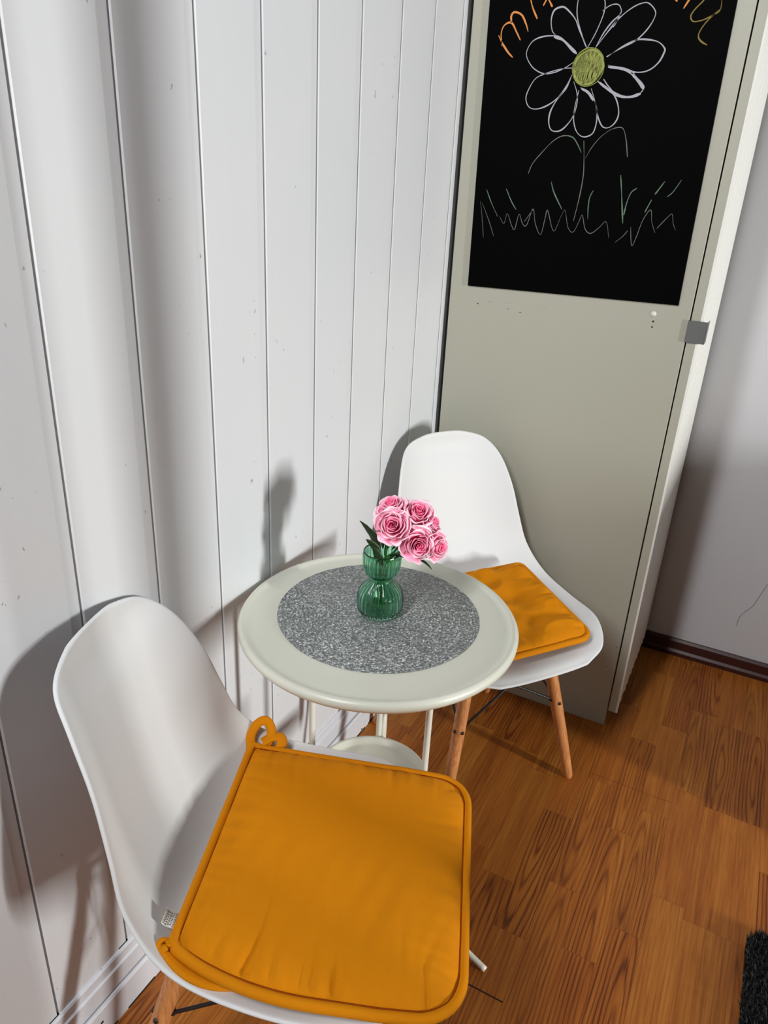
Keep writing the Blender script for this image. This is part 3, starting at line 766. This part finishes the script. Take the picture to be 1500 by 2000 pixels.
# ------------------------------------------------------------------ vase
VX, VY, VZ = .2545, 1.061, .6912
def vase():
    outer = [(.0, .0), (.030, .0), (.0385, .0035), (.0418, .012), (.0428, .024), (.0420, .036), (.0385, .048), (.0315, .058), (.0245, .0645), (.0208, .0685), (.0203, .0715), (.0225, .0755), (.0275, .081), (.0315, .088), (.0335, .096), (.0345, .106), (.0348, .116), (.0345, .1262)]
    inner = [(.0336, .1272), (.0326, .1262), (.0328, .116), (.0325, .106), (.0314, .096), (.0294, .0885), (.0256, .0825), (.0208, .0775), (.0184, .0730), (.0183, .0700), (.0193, .0670), (.0228, .0628), (.0298, .0565), (.0366, .047), (.0400, .036), (.0408, .024), (.0398, .013), (.036, .0075), (.028, .0058), (.0, .0055)]
    n = 192; v = []; f = []
    po = spline([(r_, 0, z) for r_, z in outer], 3); pi = spline([(r_, 0, z) for r_, z in inner], 3)
    prof = [(max(0, p.x), p.z, 1) for p in po] + [(max(0, p.x), p.z, 0) for p in pi]
    for r_, z, o in prof:
        for k in range(n):
            t = 2 * math.pi * k / n
            rib = (.0009 * math.cos(28 * t)) * (1 if o else .25) * min(1, max(0, r_ - .012) / .02) * (1 if .006 < z < .122 else .1)
            v.append(((r_ + rib) * math.cos(t), (r_ + rib) * math.sin(t), z))
    f = [(i*n + k, i*n + (k+1) % n, (i+1)*n + (k+1) % n, (i+1)*n + k) for i in range(len(prof) - 1) for k in range(n)]
    o = obj('vase', v, f, M['glass'], label='green ribbed glass vase of two stacked bells, standing on the grey placemat', cat='vase')
    bm = bmesh.new(); bm.from_mesh(o.data)
    bmesh.ops.remove_doubles(bm, verts=bm.verts, dist=1e-5); bmesh.ops.recalc_face_normals(bm, faces=bm.faces)
    bm.to_mesh(o.data); bm.free()
    o.location = (VX, VY, VZ)
vase()

# ------------------------------------------------------------------ roses
def bloom(parent, c, axis, size, seed, open_=1.0):
    size *= 1.08
    rnd = random.Random(seed)
    q = Vector(axis).to_track_quat('Z', 'Y')
    V, F, Cc = [], [], []
    layers = [(2, .09, .42), (3, .17, .46), (3, .28, .46), (4, .41, .42), (5, .56, .34), (5, .74, .18), (6, .98, -.06)]
    for li, (cnt, r0, zt) in enumerate(layers):
        for k in range(cnt):
            th0 = 2 * math.pi * (k + rnd.uniform(-.18, .18)) / cnt + li * 2.1
            span = 2 * math.pi / cnt * (1.45 if li < 5 else 1.22) * rnd.uniform(.95, 1.08)
            nu, nv = 12, 11; base = len(V)
            tip = zt + rnd.uniform(-.09, .09); ro = r0 * rnd.uniform(.88, 1.10); ph = rnd.uniform(0, 6)
            cur = (.03 + .022 * li) * rnd.uniform(.6, 1.3)
            for j in range(nv + 1):
                for i in range(nu + 1):
                    s = -1 + 2 * i / nu
                    t = j / nv * (1 - .20 * abs(s) ** 3.2)
                    ang = th0 + s * span * .5 * (.55 + .45 * math.sin(min(1, t * 1.5) * math.pi / 2))
                    b0, b1, b2 = (1 - t) ** 2, 2 * t * (1 - t), t * t
                    r_ = b0 * .05 + b1 * (ro * 1.18) + b2 * (ro * .96)
                    z = b0 * -.48 + b1 * (-.42 + .02 * li) + b2 * tip
                    c_ = max(0, t - .80) * 5
                    r_ += cur * c_ * c_ * (1 - .3 * abs(s)); z -= cur * .55 * c_ * c_ * c_
                    r_ += .030 * noise.noise(Vector((s * 1.6 + k * 7, t * 2.2, li * 5 + seed))) * (1 + li * .5) * (.3 + t)
                    z += .05 * noise.noise(Vector((s * 1.8 + k * 5, 3, li * 3 + seed))) * t
                    r_ += .035 * s * (.4 + .6 * t) + .012 * math.sin(4 * s + ph) * t * t * (li / 3)
                    z += .018 * math.cos(3.3 * s + ph) * t * t
                    V.append(c + q @ (Vector((r_ * math.cos(ang), r_ * math.sin(ang), z)) * size))
                    g = min(1, .02 + .085 * li + (.20 + .05 * li) * max(0, t - .45) * 1.8 + .18 * max(0, t - .86) * 7 * (.4 + li / 6))
                    Cc.append((g, 0, 0, 1))
            for j in range(nv):
                for i in range(nu):
                    a = base + j * (nu + 1) + i
                    F.append((a, a + 1, a + nu + 2, a + nu + 1))
    o = obj('bloom', V, F, M['petal'], parent)
    at = o.data.color_attributes.new('petal', 'FLOAT_COLOR', 'POINT')
    at.data.foreach_set('color', [x for q_ in Cc for x in q_])
    md = o.modifiers.new('t', 'SOLIDIFY'); md.thickness = .0005
    return o
def leaf(parent, a, b, width, droop=.006, name='leaf', roll=0):
    a, b = Vector(a), Vector(b); d = b - a; L = d.length; d.normalize()
    side = d.cross(Vector((0, 0, 1)))
    if side.length < .1: side = Vector((1, 0, 0))
    side.normalize(); side = Matrix.Rotation(roll, 3, d) @ side; nn = side.cross(d)
    V, F = [], []; n = 14
    for i in range(n + 1):
        t = i / n; w_ = width * (math.sin(math.pi * t ** .8) ** .8 if 0 < t < 1 else 0) + .0003
        w_ *= 1 + .07 * math.sin(i * 2.4)
        c = a + d * L * t + nn * droop * 4 * t * (1 - t)
        for s, h in ((-1, .25), (-.5, .06), (0, -.05), (.5, .06), (1, .25)):
            V.append(c + side * w_ * s + nn * w_ * h)
    F = [(i*5 + k, i*5 + k + 1, (i+1)*5 + k + 1, (i+1)*5 + k) for i in range(n) for k in range(4)]
    o = obj(name, V, F, M['leaf'], parent)
    o.modifiers.new('t', 'SOLIDIFY').thickness = .0005
    return o
VB = Vector((VX, VY, VZ))
# bloom centre (offset from the vase foot, metres), facing, size, stem foot inside the vase, label
def up_(x, y, z): return Vector((x, y, z))
rr, vv = Vector((.895, .446, 0)), Vector((-.446, .895, 0))   # to the right / away, as seen from the room
roses = [
    (.016, -.018, .187, (-.12, -.85, .42), .0295, (-.016, .004), 'pink rose at the left front of the bunch, facing the camera above the vase rim', 1),
    (.012, .018, .207, (-.35, -.25, .9), .0275, (-.008, .014), 'pink rose at the upper left of the bunch, behind the left front rose', 2),
    (.060, .010, .202, (.05, -.55, .8), .0285, (.002, .012), 'pink rose at the top of the bunch, right of the upper left rose', 3),
    (.062, -.026, .155, (.10, -.90, .25), .0295, (-.004, -.010), 'deep-hearted pink rose hanging lowest at the front right of the bunch', 4),
    (.086, .012, .180, (.70, -.20, .6), .0230, (.010, .002), 'pink rose behind the right side of the bunch, mostly covered by its neighbours', 5),
    (.098, -.016, .148, (.60, -.70, .2), .0235, (.006, -.010), 'smallest pink rose, at the far right edge of the bunch', 6)]
leaves = {
    0: [((-.004, -.006, .128), (-.043, -.004, .186), .0085, 1.0), ((-.002, -.014, .122), (-.030, -.024, .160), .0075, 1.0)],
    1: [((.000, .004, .128), (-.018, .006, .160), .008, .6)],
    2: [((.010, .004, .130), (.040, .010, .158), .008, -.6)],
    3: [((.012, -.014, .124), (.052, -.024, .122), .0095, -.8)],
    4: [((.016, .004, .126), (.046, .012, .140), .008, -.8)],
    5: [((.052, -.016, .124), (.090, -.024, .106), .0085, -.7), ((-.002, -.022, .106), (-.018, -.020, .144), .0085, 1.3)]}
for i, (a, b, h, ax, sz, sf, lab, seed) in enumerate(roses):
    foot = VB + rr * sf[0] * .8 + vv * sf[1] * .8 + Vector((0, 0, .0075))
    root = empty('rose', foot, label=lab, cat='flower', group='pink roses in the green vase')
    L = lambda x, y, z: rr * x + vv * y + Vector((0, 0, z)) - (foot - VB)
    c = L(a, b, h)
    ax_ = (rr * ax[0] + vv * ax[1] + Vector((0, 0, ax[2]))).normalized()
    bloom(root, c, ax_, sz, seed, 1.0)
    a0 = i / 6 * 6.28
    wx, wy = .006 * math.cos(a0), .006 * math.sin(a0)
    pts = [Vector((0, 0, 0)), L(wx - .004, wy, .040), L(wx, wy, .070), L(.010 * math.cos(a0) + .003, .010 * math.sin(a0), .10), L(a * .40, b * .4, .128), c - ax_ * sz * .9, c - ax_ * sz * .35]
    MB().tube(spline(pts, 6), .0019, 8).build('stem', M['stem'], root)
    for p, q_, wdt, roll in leaves.get(i, []):
        leaf(root, L(*p), L(*q_), wdt, .004, roll=roll)

# ------------------------------------------------------------------ shag rug
def rug():
    root = empty('shag_rug', (1.35, 1.0, 0), label='black shaggy rug lying on the laminate at the lower right edge', cat='rug')
    x0, x1, y0, y1, rad = .022, .78, -1.0, .348, .045     # relative to (1.0, 1.0)
    off = Vector((1.006 - 1.35, 0, 0))
    def inside(x, y):
        if not (x0 < x < x1 and y0 < y < y1): return False
        dx, dy = x0 + rad - x, y - (y1 - rad)
        return not (dx > 0 and dy > 0 and dx * dx + dy * dy > rad * rad)
    n = 8
    P = [(x1, y0), (x1, y1)] + [(x0 + rad - rad * math.sin(t), y1 - rad + rad * math.cos(t)) for t in np.linspace(0, math.pi / 2, n)] + [(x0, y0)]
    v = [(x + off.x, y, .001) for x, y in P] + [(x + off.x, y, .009) for x, y in P]; m = len(P)
    obj('backing', v, [tuple(range(m))[::-1], tuple(range(m, 2*m))] + [(k, (k+1) % m, m + (k+1) % m, m + k) for k in range(m)], M['pile'], root, smooth=False)
    rnd = random.Random(2); V, F = [], []
    cnt = 0
    while cnt < 26000:
        x = rnd.uniform(x0, x0 + .30) if cnt < 22000 else rnd.uniform(x0, x1)
        y = rnd.uniform(-.15, y1) if cnt < 22000 else rnd.uniform(y0, y1)
        if not inside(x, y): continue
        cnt += 1
        h = rnd.uniform(.012, .026); a = rnd.uniform(0, 6.283); le = rnd.uniform(.003, .014); ww = rnd.uniform(.0006, .0012)
        dx, dy = math.cos(a), math.sin(a); px, py = -dy * ww, dx * ww; b = len(V)
        X, Y = x + off.x, y
        V += [(X - px, Y - py, .006), (X + px, Y + py, .006), (X + px + dx * le * .5, Y + py + dy * le * .5, .006 + h * .7), (X - px + dx * le * .5, Y - py + dy * le * .5, .006 + h * .7), (X + dx * le, Y + dy * le, .004 + h)]
        F += [(b, b + 1, b + 2, b + 3), (b + 3, b + 2, b + 4)]
    obj('pile', V, F, M['pile'], root, kind='stuff')
rug()

# ------------------------------------------------------------------ unseen, added to shade walls and floor: a low cabinet and hanging strips
def shade_cabinet():
    root = empty('shade_cabinet', (1.85, 1.96, 0), label='unseen low white cabinet right of the wardrobe, added to shade the back wall and floor', cat='shade_cabinet')
    rel(bevel(MB().box((1.42, 1.60, .06), (2.5, 2.34, .78)).build('body', M['carcass'], smooth=False), .003), root)
    rel(bevel(MB().box((1.40, 1.58, .78), (2.52, 2.345, .805)).build('top', M['door_white'], smooth=False), .003), root)
    rel(MB().box((1.45, 1.64, 0), (2.47, 2.32, .06)).build('plinth', M['black_metal'], smooth=False), root)
    for k in range(2):
        dx = 1.43 + .535 * k
        d = rel(bevel(MB().box((dx, 1.582, .075), (dx + .525, 1.60, .77)).build('door', M['door_white'], smooth=False), .002), root)
        kx = dx + (.48 if k == 0 else .045)
        kb = MB().tube([(kx, 1.582, .42), (kx, 1.568, .42), (kx, 1.556, .42)], [.005, .006, .012], 16).build('knob', M['plate'])
        kb.parent = d
shade_cabinet()
def shade_curtain():  # hanging cloth invented to band and dim the boarded wall
    root = empty('shade_curtain', (1.9, .66, 0), label='unseen white cloth strips, added to cast soft upright bands of shade on the boarded wall', cat='shade_curtain')
    for k, (y, w_) in enumerate(((.758, .070), (.60, .030), (.50, .040), (.40, .042), (.29, .046))):
        V = []; n = 40
        for z in np.linspace(.02, 2.45, 12):
            for i in range(n + 1):
                t = i / n
                V.append((.03 * math.sin(t * 5 * 2 * math.pi + k) * (1 - .1 * z), y - .66 + (t - .5) * w_, z))
        o = obj('shade_strip', V, [(r*(n+1) + i, r*(n+1) + i + 1, (r+1)*(n+1) + i + 1, (r+1)*(n+1) + i) for r in range(11) for i in range(n)], M['tag'], root)
        o.modifiers.new('t', 'SOLIDIFY').thickness = .001
    MB().tube([(0, -.5, 2.46), (0, .5, 2.46)], .012, 16).build('shade_rod', M['plate'], root)
shade_curtain()
